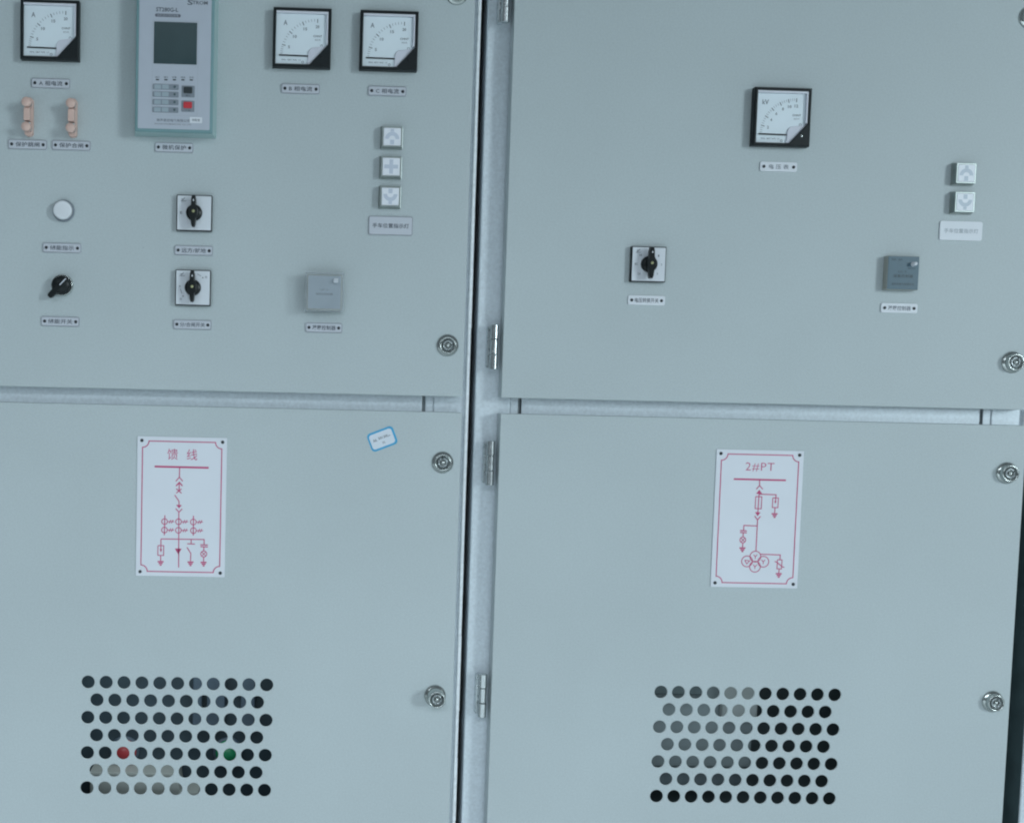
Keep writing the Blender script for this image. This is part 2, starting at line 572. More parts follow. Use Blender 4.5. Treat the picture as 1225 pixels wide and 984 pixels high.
def make_cabinet(label, ox, hole_x, hole_z, hinges=True, doors=True):
    """ox = left outer edge; the doors, posts, cross member, sheets are its parts"""
    t = thing('switchgear_cabinet', label, 'switchgear cabinet', ox + 400, -EYE * 1000 + 0.0, group='switchgear cabinets in a row')
    X0, X1 = -400.0, 403.0
    Z = EYE * 1000

    def P(name, b):
        return b.build(name, t)
    zt, zb = Z + 760, 60.0
    # corner posts: a front face with a rolled edge and a tab behind the seam
    for s, xe, xi in ((1, X0, X0 + 51), (-1, X1, X1 - 51)):
        b = MB()
        b.box(min(xe, xi), max(xe, xi), DT, DT + 4.6, zb, zt, ZINC, 2.2, 4)
        xa, xb = (xe + .2, xe + 2.2) if s > 0 else (xe - 2.2, xe - .2)
        b.box(xa, xb, DT + 4.7, DT + 62, zb, zt, GAP_SHADE if s > 0 and not hole_x else ZINC)
        b.box(min(xi, xi + s * 11.5) + .3, max(xi, xi + s * 11.5) - .1, DT + 1.2, DT + 3.2, zb, zt, ZINC, .5, 1)
        P('post', b)
    b = MB()                                   # added chamfer, white as the highlight on the right post's edge, slightly ragged
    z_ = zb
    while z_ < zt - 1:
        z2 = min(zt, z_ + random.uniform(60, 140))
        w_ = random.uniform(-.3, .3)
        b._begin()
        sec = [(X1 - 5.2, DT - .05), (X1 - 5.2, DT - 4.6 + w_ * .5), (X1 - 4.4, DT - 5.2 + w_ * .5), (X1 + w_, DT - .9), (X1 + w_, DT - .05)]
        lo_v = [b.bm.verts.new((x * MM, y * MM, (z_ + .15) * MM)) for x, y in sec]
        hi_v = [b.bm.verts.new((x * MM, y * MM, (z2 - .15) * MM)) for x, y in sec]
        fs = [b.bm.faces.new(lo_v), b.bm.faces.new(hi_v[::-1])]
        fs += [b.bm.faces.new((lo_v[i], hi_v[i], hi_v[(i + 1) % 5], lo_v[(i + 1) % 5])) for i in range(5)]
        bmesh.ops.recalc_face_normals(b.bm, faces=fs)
        b._end(EDGE_LIT)
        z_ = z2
    P('edge_highlight_strip', b)
    b = MB()
    b.box(X0 + 67, X1 - 67, DT + .4, DT + 3, Z - 75, Z + 5, ZINC, 1.0, 2)
    b.box(X0 + 67, X1 - 67, DT + 3.2, DT + 40, Z - 75, Z - 73, ZINC)
    for xa, xb in ((X0 + 40, X0 + 66), (X1 - 66, X1 - 40)):
        b.box(xa, xb, DT + 5, DT + 7, Z - 74, Z + 4, SLOT)
    P('cross_member', b)
    b = MB()
    b.box(X0 + 66, X1 - 66, DT + .4, DT + 3, zb, zb + 200, ZINC, 1.0, 2)
    P('bottom_rail', b)
    b = MB()
    b.box(X0 + 66, X1 - 66, DT + .4, DT + 3, zt - 60, zt, ZINC, 1.0, 2)
    P('top_rail', b)
    for xa, xb in ((X0 + .4, X0 + 2.4), (X1 - 2.4, X1 - .4)):
        b = MB()
        b.box(xa, xb, DT + 63, 900, zb, zt, DARKIN)  # dark colour puts the gap's shade onto the side sheet
        P('side_panel', b)
    b = MB()
    b.box(X0 + 3, X1 - 3, 897, 900, zb, zt, DARKIN)
    P('back_panel', b)
    b = MB()
    b.box(X0, X1, DT + 4, 900, zt + .5, zt + 3, ZINC)
    P('top_panel', b)
    b = MB()
    b.box(X0, X1, DT + 10, 890, 0.5, zb - 0.5, BLACK)
    P('plinth', b)
    b = MB()
    b.box(X0 + 3, X1 - 3, 90, 560, Z - 40, Z - 37, DARKIN)
    P('compartment_floor', b)
    b = MB()
    b.box(X0 + 3, X1 - 3, 420, 423, zb, Z - 41, DARKIN)
    b.box(X0 + 3, X0 + 5, 90, 419, zb, Z - 41, DARKIN)
    b.box(X1 - 5, X1 - 3, 90, 419, zb, Z - 41, DARKIN)
    P('shutter_plate', b)
    if doors:
        dx0, dx1 = X0 + 33, X1 - 13
        up_ = make_door(t, dx0, dx1, Z - 24.7, Z + 700)
        lo_ = make_door(t, dx0, dx1, Z - 900, Z - 47.2,
                        [(hx - ox - 400, Z + hz) for hx, hz in hole_grid(*hole_x, *hole_z)] if hole_x else ())
        return t, up_, lo_, dx0, dx1
    return t


OX1, OX2 = -545.0, 267.0
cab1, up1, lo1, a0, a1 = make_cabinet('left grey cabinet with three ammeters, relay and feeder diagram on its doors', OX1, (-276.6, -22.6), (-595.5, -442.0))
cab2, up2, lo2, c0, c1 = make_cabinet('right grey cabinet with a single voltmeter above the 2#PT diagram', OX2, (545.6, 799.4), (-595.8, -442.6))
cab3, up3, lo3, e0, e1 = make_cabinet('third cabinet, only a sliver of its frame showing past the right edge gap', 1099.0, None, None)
Zc = EYE * 1000
for d, x, z, out, turn in ((up1, 219.5, 530, 0, .3), (up1, 221.5, 47, 0, .1), (lo1, 219.5, -118, 0, 1.2), (lo1, 219.0, -453, 18, .5)):
    make_lock(d, x - OX1 - 400, Zc + z, out, turn)
for d, x, z, out, turn in ((up2, 1024, 523, 0, .8), (up2, 1029, 42.6, 5, .6), (lo2, 1031, -115.5, 5, .2), (lo2, 1031, -448, 5, .9)):
    make_lock(d, x - OX2 - 400, Zc + z, out, turn)
for z in (527, 46.5, -118, -453.5):
    make_hinge(cab2, 288.5 - OX2 - 400, Zc + z)
for z in (527, 46.5, -118, -453.5):
    make_hinge(cab1, 288.5 - 812 - OX1 - 400, Zc + z)

# foam seal in the joint between the two cabinets: its face bulges and tears
b = MB()
zz = 60.0
b._begin()
prev = None
k = 0
while zz < 1950:
    y = DT + 24 + random.uniform(-9, 9)
    xl = 1.0 + random.uniform(0, 1.2)
    xr = 8.0 - random.uniform(0, 1.0)
    row = [b.bm.verts.new((xl * MM, (y + 16) * MM, zz * MM)), b.bm.verts.new(((xl + xr) / 2 * MM, y * MM, zz * MM)),
           b.bm.verts.new((xr * MM, (y + 16) * MM, zz * MM))]
    if prev:
        for i in range(2):
            b.bm.faces.new((prev[i], prev[i + 1], row[i + 1], row[i]))
    prev = row
    zz += random.uniform(14, 34)
b._end(FOAM)
b.build('foam_seal', cab2, ((-400 - 9) * MM, 0, 0))

# ------------------------------------------------------------------ what shows through the punched holes
tr = thing('breaker_truck', 'grey breaker truck with red and green buttons behind the left punched holes', 'breaker truck', -150, -EYE * 1000 + 60)
zf = EYE * 1000 - 60          # local z of eye level
b = MB()
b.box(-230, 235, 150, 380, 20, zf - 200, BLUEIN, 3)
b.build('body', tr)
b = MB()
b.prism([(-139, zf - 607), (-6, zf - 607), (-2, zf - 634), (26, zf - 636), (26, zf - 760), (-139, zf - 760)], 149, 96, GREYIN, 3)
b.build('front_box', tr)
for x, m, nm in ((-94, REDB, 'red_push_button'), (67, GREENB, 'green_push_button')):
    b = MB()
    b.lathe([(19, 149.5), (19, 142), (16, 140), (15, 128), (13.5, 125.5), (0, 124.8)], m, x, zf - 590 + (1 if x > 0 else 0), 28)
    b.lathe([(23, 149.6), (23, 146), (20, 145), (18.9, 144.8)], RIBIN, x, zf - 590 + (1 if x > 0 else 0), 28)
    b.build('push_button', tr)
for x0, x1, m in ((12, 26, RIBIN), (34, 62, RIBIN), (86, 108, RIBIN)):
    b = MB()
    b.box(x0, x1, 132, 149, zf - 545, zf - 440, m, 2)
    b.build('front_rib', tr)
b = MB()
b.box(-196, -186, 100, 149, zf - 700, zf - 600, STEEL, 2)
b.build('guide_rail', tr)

tp = thing('transformer_truck', 'dull grey upright plate half filling the view through the right punched holes', 'transformer truck', 680, -EYE * 1000 + 60)
b = MB()
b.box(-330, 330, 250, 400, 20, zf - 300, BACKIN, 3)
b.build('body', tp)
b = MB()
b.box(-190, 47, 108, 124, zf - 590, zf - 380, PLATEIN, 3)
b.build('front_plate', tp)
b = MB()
b.box(-190, 47, 126, 140, zf - 626, zf - 591, PLATE_FALLOFF, 3)  # plate's foot in a darker colour: light falling off downward, painted in
b.build('shaded_plate_end', tp)
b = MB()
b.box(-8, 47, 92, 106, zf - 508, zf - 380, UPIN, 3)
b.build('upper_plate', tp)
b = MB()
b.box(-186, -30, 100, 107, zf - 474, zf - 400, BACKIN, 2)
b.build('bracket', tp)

for x, z, e in ((-190.0, -0.40, 0.26), (640.0, -0.36, 0.22)):         # added fill light in each lower compartment, so the parts show through the holes
    d = bpy.data.lights.new('compartment_fill', 'AREA')
    d.shape = 'RECTANGLE'
    d.size, d.size_y = 0.36, 0.03
    d.energy = e
    d.color = (0.84, 0.97, 1.0)
    o = bpy.data.objects.new('compartment_fill', d)
    C.objects.link(o)
    o.location = (x * MM, 0.055, EYE + z)
    o.rotation_euler = (math.radians(12), 0, 0)


# ------------------------------------------------------------------ moving-iron meters
def make_meter(label, x, z, unit, majors, sub, screw=False):
    t = thing('panel_meter', label, 'panel meter', x, z, group='square panel meters')
    H = 13.0
    S = 39.8
    # frame of four bars with a mitred chamfer, plus the black corner cover
    b = MB()
    ins = 4.0

    def quad_ring(o0, y0, o1, y1):
        b._begin()
        a = [b.bm.verts.new((sx * o0 * MM, y0 * MM, sz * o0 * MM)) for sx, sz in ((-1, -1), (1, -1), (1, 1), (-1, 1))]
        c = [b.bm.verts.new((sx * o1 * MM, y1 * MM, sz * o1 * MM)) for sx, sz in ((-1, -1), (1, -1), (1, 1), (-1, 1))]
        for i in range(4):
            j = (i + 1) % 4
            b.bm.faces.new((a[i], a[j], c[j], c[i]))
        b._end(BLACK)
    quad_ring(S - .3, 0.1, S, -1)
    quad_ring(S, -1, S, -H + 1.2)
    quad_ring(S, -H + 1.2, S - 1.2, -H)
    quad_ring(S - 1.2, -H, S - ins + .4, -H)
    quad_ring(S - ins + .4, -H, S - ins, -H + .4)
    quad_ring(S - ins, -H + .4, S - ins, -8.0)
    b.build('bezel', t)
    W = S - ins - .05
    b = MB()
    b.flat([(-W, -W), (W, -W), (W, W), (-W, W)], -8.2, WHITE)
    dial = b.build('dial', t)
    # scale
    cx, cz, R = 20.5, -23.5, 50.0
    b = MB()
    yk = -8.4
    for ang in [m[0] for m in majors]:
        a = math.radians(ang)
        b.line([(cx + (R - 5.2) * math.cos(a), cz + (R - 5.2) * math.sin(a)), (cx + R * math.cos(a), cz + R * math.sin(a))], 1.0, yk, INK)
    for (a0_, _), (a1_, _) in zip(majors, majors[1:]):
        for i in range(1, sub):
            a = math.radians(a0_ + (a1_ - a0_) * i / sub)
            b.line([(cx + (R - 3.4) * math.cos(a), cz + (R - 3.4) * math.sin(a)), (cx + R * math.cos(a), cz + R * math.sin(a))], .5, yk, INK_P)
    a_0, a_1 = majors[0][0], majors[-1][0]
    b.build('scale_marks', t)
    b = MB()
    for ang, s in majors:
        if not s:
            continue
        a = math.radians(ang)
        r = R - 10.2
        b.text(s, cx + r * math.cos(a), cz + r * math.sin(a) - .2, 2.5 * len(s), 4.0, yk, INK_P, 1.0, 0.02)
    b.text(unit, -23.0, 20.5, 5.2 * (1.0 if len(unit) == 1 else 1.7), 6.6, yk, INK_P)
    b.text('CHNT', 21.5, 3.4, 12, 2.8, yk, INK)
    b.text('6L2-A' if unit == 'A' else '6L2-V', 21.5, -1.4, 7.5, 2.0, yk, INK_P)
    b.text('50Hz  GB/T 7676  1.5', -14.5, -29.4, 26, 1.9, yk, INK_P)
    b.circ(27.2, -9.3, 1.5, .6, yk, INK_P, 10)
    b.circ(1.5, -32.0, 1.5, .6, yk, INK_P, 10)
    b.build('lettering', t)
    b = MB()
    b.line([(-31.0, cz), (9.5, cz - .5)], 1.9, -9.4, BLACKG)
    b.flat([(-31.4, cz - .35), (-31.4, cz + .35), (-8, cz + .8), (-8, cz - .9)], -9.5, BLACKG)
    b.build('needle', t)
    b = MB()                       # inner edge of the moulded clear front, seen along the top and right
    b.box(-W + .1, W - .1, -H + 1.0, -8.4, W - 3.2, W - .1, PIVOT, .3, 1)
    b.box(W - 2.6, W - .1, -H + 1.0, -8.4, -8, W - 3.3, PIVOT, .3, 1)
    b.build('inner_rim', t)
    # white moulded pivot cover with a rounded corner
    pts = [(7.6, -35.4), (8.6, -24)]
    for k in range(7):
        a = math.radians(180 - 90 * k / 6)
        pts.append((17.0 + 8.4 * math.cos(a), -20.5 + 8.4 * math.sin(a)))
    pts += [(35.4, -9.5), (35.4, -35.4)]
    b = MB()
    b.prism(pts, -8.3, -10.4, PIVOT, .8)
    b.build('pivot_cover', t)
    b = MB()
    b.prism([(8.2, -S + .6), (S - .6, -S + .6), (S - .6, -8.5), (35.9, -8.5)], -10.6, -H - 1.1, BLACK, .7)
    cc = b.build('corner_cover', t)
    b = MB()
    b.lathe([(2.0, -H - 1.05), (2.0, -H - 1.5), (1.5, -H - 1.9), (0, -H - 2.0)], CHROME if screw else BLACKG, 27.5, -25.8, 14)
    b.build('zero_screw', t)
    b = MB()
    b.flat([(-W + .2, -W + .2), (W - .2, -W + .2), (W - .2, W - .2), (-W + .2, W - .2)], -H + 1.2, GLASS)
    b.build('glass', t)
    return t


AMPS = [(180, ''), (163, '5'), (139.5, '10'), (114, '15'), (89.5, '20')]
KVS = [(180, ''), (166, '2'), (150, '4'), (134, '6'), (118, '8'), (103.5, '10'), (90, '12')]
make_meter('black framed ammeter left of the relay, above the A phase current plate', -336.4, 461.0, 'A', AMPS, 5)
make_meter('black framed ammeter right of the relay, above the B phase current plate', 7.2, 461.0, 'A', AMPS, 5)
make_meter('black framed ammeter above the C phase current plate and three square indicator lamps', 126.6, 461.0, 'A', AMPS, 5)
make_meter('black framed kV voltmeter alone high on the upper right door', 676.5, 373.8, 'kV', KVS, 4, True)


# ------------------------------------------------------------------ name plates
def make_plate(label, s, x, z, w, h, m=PLATE_G, rivets=True, tw=None, th=6.6, ink=INK, thick=2.0):
    t = thing('name_plate', label, 'name plate', x, z, group='engraved name plates')
    b = MB()
    b.prism(rrect(w, h, 3.2 if h > 20 else 2.6), -.05, -thick, m, .35)
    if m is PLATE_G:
        b.line(rrect(w - 1.5, h - 1.5, 2.0), .8, -thick - .06, PLATE_SHADE, True)  # dark line paints the shadow around the plate's edge
    b.build('plate', t)
    b = MB()
    b.text(s, 0, 0, tw or (w - 21), th, -thick - .12, ink, 1.05)
    b.build('lettering', t)
    if rivets:
        for sx in (-1, 1):
            r = MB()
            r.lathe([(2.2, -thick - .02), (2.1, -thick - .7), (1.3, -thick - 1.2), (0, -thick - 1.3)], RIVET, sx * (w / 2 - 5.2), 0, 14)
            r.build('rivet', t)
    return t


PW, PH = 53.5, 13.6
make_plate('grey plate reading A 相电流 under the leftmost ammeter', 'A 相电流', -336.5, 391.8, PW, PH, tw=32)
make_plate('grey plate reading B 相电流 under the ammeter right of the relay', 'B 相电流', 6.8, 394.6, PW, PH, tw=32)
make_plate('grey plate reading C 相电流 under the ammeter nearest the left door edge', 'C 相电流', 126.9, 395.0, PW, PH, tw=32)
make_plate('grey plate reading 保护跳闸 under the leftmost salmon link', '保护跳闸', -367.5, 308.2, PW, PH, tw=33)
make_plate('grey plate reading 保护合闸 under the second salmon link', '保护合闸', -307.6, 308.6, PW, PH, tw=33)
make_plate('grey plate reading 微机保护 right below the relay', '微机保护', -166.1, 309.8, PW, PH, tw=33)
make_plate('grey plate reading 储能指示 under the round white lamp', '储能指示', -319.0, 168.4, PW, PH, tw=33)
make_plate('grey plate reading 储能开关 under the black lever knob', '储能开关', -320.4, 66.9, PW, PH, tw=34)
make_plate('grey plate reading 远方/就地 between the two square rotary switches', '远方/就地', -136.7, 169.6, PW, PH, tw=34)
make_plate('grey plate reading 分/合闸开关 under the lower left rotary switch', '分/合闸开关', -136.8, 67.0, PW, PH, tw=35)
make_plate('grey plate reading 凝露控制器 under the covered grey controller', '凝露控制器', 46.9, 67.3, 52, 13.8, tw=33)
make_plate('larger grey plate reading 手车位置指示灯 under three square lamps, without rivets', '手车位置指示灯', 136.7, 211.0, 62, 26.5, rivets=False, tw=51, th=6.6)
make_plate('white plate reading 电压表 under the voltmeter', '电 压 表', 679.0, 307.2, 52.5, 13.4, PLATE_W, tw=28, ink=INK_P)
make_plate('white plate reading 电压转换开关 under the right rotary switch', '电压转换开关', 500.4, 116.8, 52.5, 13.6, PLATE_W, tw=34)
make_plate('white plate reading 凝露控制器 under the slate blue controller', '凝露控制器', 861.2, 115.0, 52.5, 13.6, PLATE_W, tw=33, ink=INK_P)
make_plate('larger white plate reading 手车位置指示灯 under two square lamps, without rivets', '手车位置指示灯', 943.4, 225.4, 61, 27, PLATE_W, rivets=False, tw=49, th=6.4, ink=INK_F)

# ------------------------------------------------------------------ protection relay
RX = -164.6
t = thing('protection_relay', 'tall relay with dark screen in teal frame on the upper left door', 'protection relay', RX, 430.0)
RH = 26.0
zb_, zt_ = 324.6 - 430, 560.0 - 430
b = MB()
b.prism(rrect(105.4, zt_ - zb_ - 1.0, 1.5, 3, 0, (zb_ + zt_) / 2 + .5), -RH + 3, -RH, TEAL, 1.2)
b.build('frame', t)
b = MB()
b._begin()
sec = [[b.bm.verts.new((x * MM, y * MM, z * MM)) for x, z in ((-hw, zb_ - dz), (hw, zb_ - dz), (hw, zt_ + dz), (-hw, zt_ + dz))]
       for hw, dz, y in ((56.2, .6, -.1), (55.4, .4, -3), (52.9, -.2, -RH + 3.1))]
fs = [b.bm.faces.new(sec[0]), b.bm.faces.new(sec[2][::-1])]
for p_, q_ in zip(sec, sec[1:]):
    fs += [b.bm.faces.new((p_[i], p_[(i + 1) % 4], q_[(i + 1) % 4], q_[i])) for i in range(4)]
bmesh.ops.recalc_face_normals(b.bm, faces=fs)
b._end(CASE)
b.build('case', t)
K = 0.2362


def rz(zx, zy):                    # relay face: relative places of its printed parts, in mm
    return (zx - 345) * K, (765 - zy) * 0.2262 + 0.0047 * (zx - 345) + (zb_ + 4.9)


b = MB()
b.prism(rrect(97.4, zt_ - zb_ - 10, 1.2, 3, 0, (zb_ + zt_) / 2), -RH - .05, -RH - .7, RELAYF, .2)
b.build('front_panel', t)
yf = -RH - .7


def rbox(name, x0, y0, x1, y1, m, th=.5, bev=.15, r=0.8):
    (ax, az), (bx, bz) = rz(x0, y0), rz(x1, y1)
    q = MB()
    q.prism(rrect(abs(bx - ax), abs(bz - az), r, 3, (ax + bx) / 2, (az + bz) / 2), yf - .03, yf - th, m, bev)
    return q.build(name, t)


rbox('screen', 225, 133, 471, 384, SCREEN, .45, .1, .4)
rbox('title_bar', 229, 86, 376, 108, BARD, .3, .1, 2.0)
for zy in (516, 560, 606, 651):
    key = rbox('soft_key', 222, zy - 18, 371, zy + 18, KEYG, .8, .3, 1.2)
    q = MB()
    for xx in (232, 276):
        (ax, az), (bx, bz) = rz(xx, zy - 13), rz(xx + 38, zy + 13)
        q.flat([(ax, az), (bx, az), (bx, bz), (ax, bz)], yf - .85, KEYL)
    q.build('key_window', key)
    q = MB()
    x_, z_ = rz(348, zy)
    q.lathe([(1.6, yf - .8), (1.5, yf - 1.2), (0, yf - 1.3)], DOTG, x_, z_, 12)
    q.build('indicator', key)
for y0, y1, m, c in ((507, 577, KEYB, 'black'), (595, 663, KEYR, 'red')):
    key = rbox('push_key', 387, y0, 463, y1, KEYG, .7, .3, 1.2)
    (ax, az), (bx, bz) = rz(400, y0 + 9), rz(449, y0 + 47)
    q = MB()
    q.prism(rrect(bx - ax, az - bz, 1.2, 3, (ax + bx) / 2, (az + bz) / 2), yf - .72, yf - 2.6, m, .5)
    q.build('key_cap', key)
    q = MB()
    x_, z_ = rz(425, y0 + 59)
    q.text('复归' if c == 'red' else '确认', x_, z_, 6.5, 2.6, yf - .8, INK)
    q.build('lettering', key)
b = MB()
yl = yf - .1
for zx, s in ((248, '运行'), (297, '通讯'), (345, '告警'), (394, '跳闸'), (442, '合闸')):
    x_, z_ = rz(zx, 459)
    b.text(s, x_, z_, 6.0, 2.6, yl, INK_P)
x_, z_ = rz(298, 63)
b.text('ST280G-L', x_, z_, 30, 5.6, yl, INK, 1, 0.025)
x_, z_ = rz(302, 97)
b.text('微机保护测控装置', x_, z_, 29, 3.2, yf - .36, INK_F, 1, 0)
x_, z_ = rz(428, 19)
b.text('S', x_, z_, 7.5, 7.0, yl, INK)
x_, z_ = rz(485, 21)
b.text('TROM', x_, z_, 20.5, 4.8, yl, INK)
x_, z_ = rz(342, 713)
b.text('珠海思创电气有限公司', x_, z_, 45, 4.0, yl, INK_P)
x_, z_ = rz(340, 736)
b.text('ZHUHAI STROM ELECTRIC CO., LTD', x_, z_, 50, 2.0, yl, INK_P)
(ax, az), (bx, bz) = rz(218, 126), rz(478, 686)
b.line([(ax, az), (bx, az), (bx, bz), (ax, bz)], .35, yf - .06, INK_F, True)
b.build('lettering', t)
for zx in (248, 297, 345, 394, 442):
    x_, z_ = rz(zx, 474)
    q = MB()
    q.box(x_ - 2.2, x_ + 2.2, yf - .5, yf - .02, z_ - .8, z_ + .8, KEYB, .15, 1)
    q.build('status_light', t)
q = MB()
(ax, az), (bx, bz) = rz(437, 692), rz(508, 728)
q.flat([(ax, az), (bx, az), (bx, bz), (ax, bz)], yf - .2, PLATE_W)
q.text('储能室', (ax + bx) / 2, (az + bz) / 2, 11, 3.6, yf - .3, INK_P)
q.build('small_sticker', t)


# ------------------------------------------------------------------ test links
def make_link(label, x, z):
    t = thing('test_link', label, 'test link', x, z, group='salmon test links')
    b = MB()
    b.prism(rrect(11, 52, 4.5), -.05, -9, PINK, 1.0)
    b.build('base', t)
    b = MB()
    b.box(-4.3, 4.3, -21, -9.1, -7.5, 9.5, PINK, 1.0)
    b.box(-3.2, 3.2, -14, -9.2, -19, -8, STEEL, .5)
    b.build('bridge', t)
    for zz in (16.5, -16.5):
        q = MB()
        q.lathe([(4.4, -8.9), (4.4, -15), (6.2, -15.4), (6.4, -24.6), (5.7, -25.6), (0, -25.7)], PINK, 0, zz, 26)
        q.lathe([(5.0, -9.0), (5.0, -11.5), (4.3, -11.8)], STEEL, 0, zz, 16)
        q.build('thumb_nut', t)
    return t


make_link('leftmost salmon test link with two round nuts, above 保护跳闸', -364.8, 344.6)
make_link('salmon test link with two round nuts beside the relay, above 保护合闸', -304.9, 344.8)

# ------------------------------------------------------------------ round lamp and lever knob
t = thing('round_lamp', 'round white charging indicator lamp on the left upper door', 'indicator lamp', -317.3, 219.4)
b = MB()
b.lathe([(15.2, 0), (15.2, -2), (14.6, -4.5), (13.4, -5.2), (13.2, -4.6)], KEYG, 0, 0, 40)
b.build('collar', t)
b = MB()
b.lathe([(12.9, -4.2), (12.8, -10.2), (12.2, -11.3), (10.5, -11.8), (0, -12.1)], LAMPW, 0, 0, 40)
b.build('cap', t)

t = thing('lever_switch', 'small black lever knob with white pointer line on the left upper door', 'rotary switch', -318.2, 117.0)
b = MB()
b.lathe([(15.4, 0), (15.4, -2), (14.8, -4.2), (13.6, -4.8), (13.2, -4.2), (12.6, -4.2)], CHROME, 0, 0, 40)
b.build('collar', t)
b = MB()
b.lathe([(12.3, -4.1), (12.0, -14.4), (11.2, -15.4), (0, -15.6)], BLACKG, 0, 0, 36)
b.build('knob', t)
b = MB()
d = Vector((-0.68, -0.74)).normalized()
n = Vector((-d.y, d.x))


def lv(a, w):
    return tuple(d * a + n * w)


b.prism([lv(-13.6, -2.6), lv(-13.6, 2.6), lv(-11, 3.2), lv(0, 4.0), lv(21, 3.9), lv(23.4, 2.2), lv(23.4, -2.2), lv(21, -3.9), lv(0, -4.0), lv(-11, -3.2)], -8.0, -15.9, BLACKG, .8)
b.build('lever', t)
b = MB()
b.line([lv(-11.5, 0), lv(1, 0)], 1.6, -16.1, PLATE_G)
b.build('pointer_line', t)


# ------------------------------------------------------------------ square rotary switches
def make_switch(label, x, z, kind):
    t = thing('rotary_switch', label, 'rotary switch', x, z, group='square rotary switches')
    b = MB()
    b.box(-24.6, 24.6, -8.0, -.1, -24.6, 24.6, BLACK, .9, 2)
    b.build('frame', t)
    b = MB()
    b.box(-23.3, 23.3, -8.6, -8.05, -23.3, 23.3, SWFACE, .2, 1)
    b.build('face', t)
    b = MB()
    y = -8.75
    # slashed switch emblem in the corner
    b.line([(-18.5, 15.5), (-13.0, 20.5)], .9, y, INK_P)
    b.line([(-17.0, 16.0), (-11.5, 16.0)], .7, y, INK_P)
    b.line([(-18.0, 18.8), (-14.8, 18.8)], .6, y, INK_P)
    if kind == 1:
        b.text('E', -18.0, 0, 3.0, 3.6, y, INK_P)
        b.line([(-16, 16.2), (-4, 17)], .6, y, INK_F)
    elif kind == 2:
        for px, pz, s in ((-18, 1.5, ''), (-13.5, -12, ''), (13.5, 14, ''), ):
            b.disc(px, pz, .9, y, INK, 10)
        b.line([(-17.5, -2), (-15.0, -8.5)], .7, y, INK_P)
        b.line([(5.5, 19), (11, 16.2)], .7, y, INK_P)
        b.text('合', 18, 15, 3.4, 3.4, y, INK_P)
        b.text('分', -16.5, -16, 3.4, 3.4, y, INK_P)
    else:
        for px, pz, s in ((-12, 12.5, 'AB'), (-17.5, 0, 'BC'), (-13, -13.5, 'CA'), (13.5, 12, '1'), (18, 0, '2'), (12.5, -13, '3')):
            b.text(s, px, pz, 4.2 if len(s) > 1 else 1.6, 3.0, y, INK_P)
    b.build('lettering', t)
    b = MB()
    b.lathe([(11.2, -8.5), (11.0, -13.5), (10.3, -14.4), (0, -14.5)], BLACKG, 0, 0, 36)
    b.build('knob', t)
    b = MB()
    pts = [(-2.0, 22.5), (2.0, 22.5), (3.2, 18), (3.6, 9), (6.2, 4), (6.2, -4), (3.8, -9), (2.9, -17), (1.8, -20.5), (-1.8, -20.5), (-2.9, -17), (-3.8, -9), (-6.2, -4), (-6.2, 4), (-3.6, 9), (-3.2, 18)]
    b.prism(pts, -14.6, -24.5, BLACKG, 1.1)
    b.build('handle', t)
    b = MB()
    b.flat([(-1.0, 14.2), (1.0, 14.2), (0, 17.6)], -24.65, PLATE_W)
    b.build('pointer_mark', t)
    b = MB()
    b.lathe([(2.1, -24.4), (2.0, -24.9), (0, -25.1)], YELLOW, 0, .5, 14)
    b.build('screw', t)
    return t


make_switch('left door square rotary switch with plain right half, over the 远方/就地 plate', -136.3, 220.3, 1)
make_switch('left door square rotary switch with dotted position marks, over the 分/合闸开关 plate', -136.4, 117.8, 2)
make_switch('square rotary switch with black handle alone on the right upper door', 499.2, 166.6, 3)


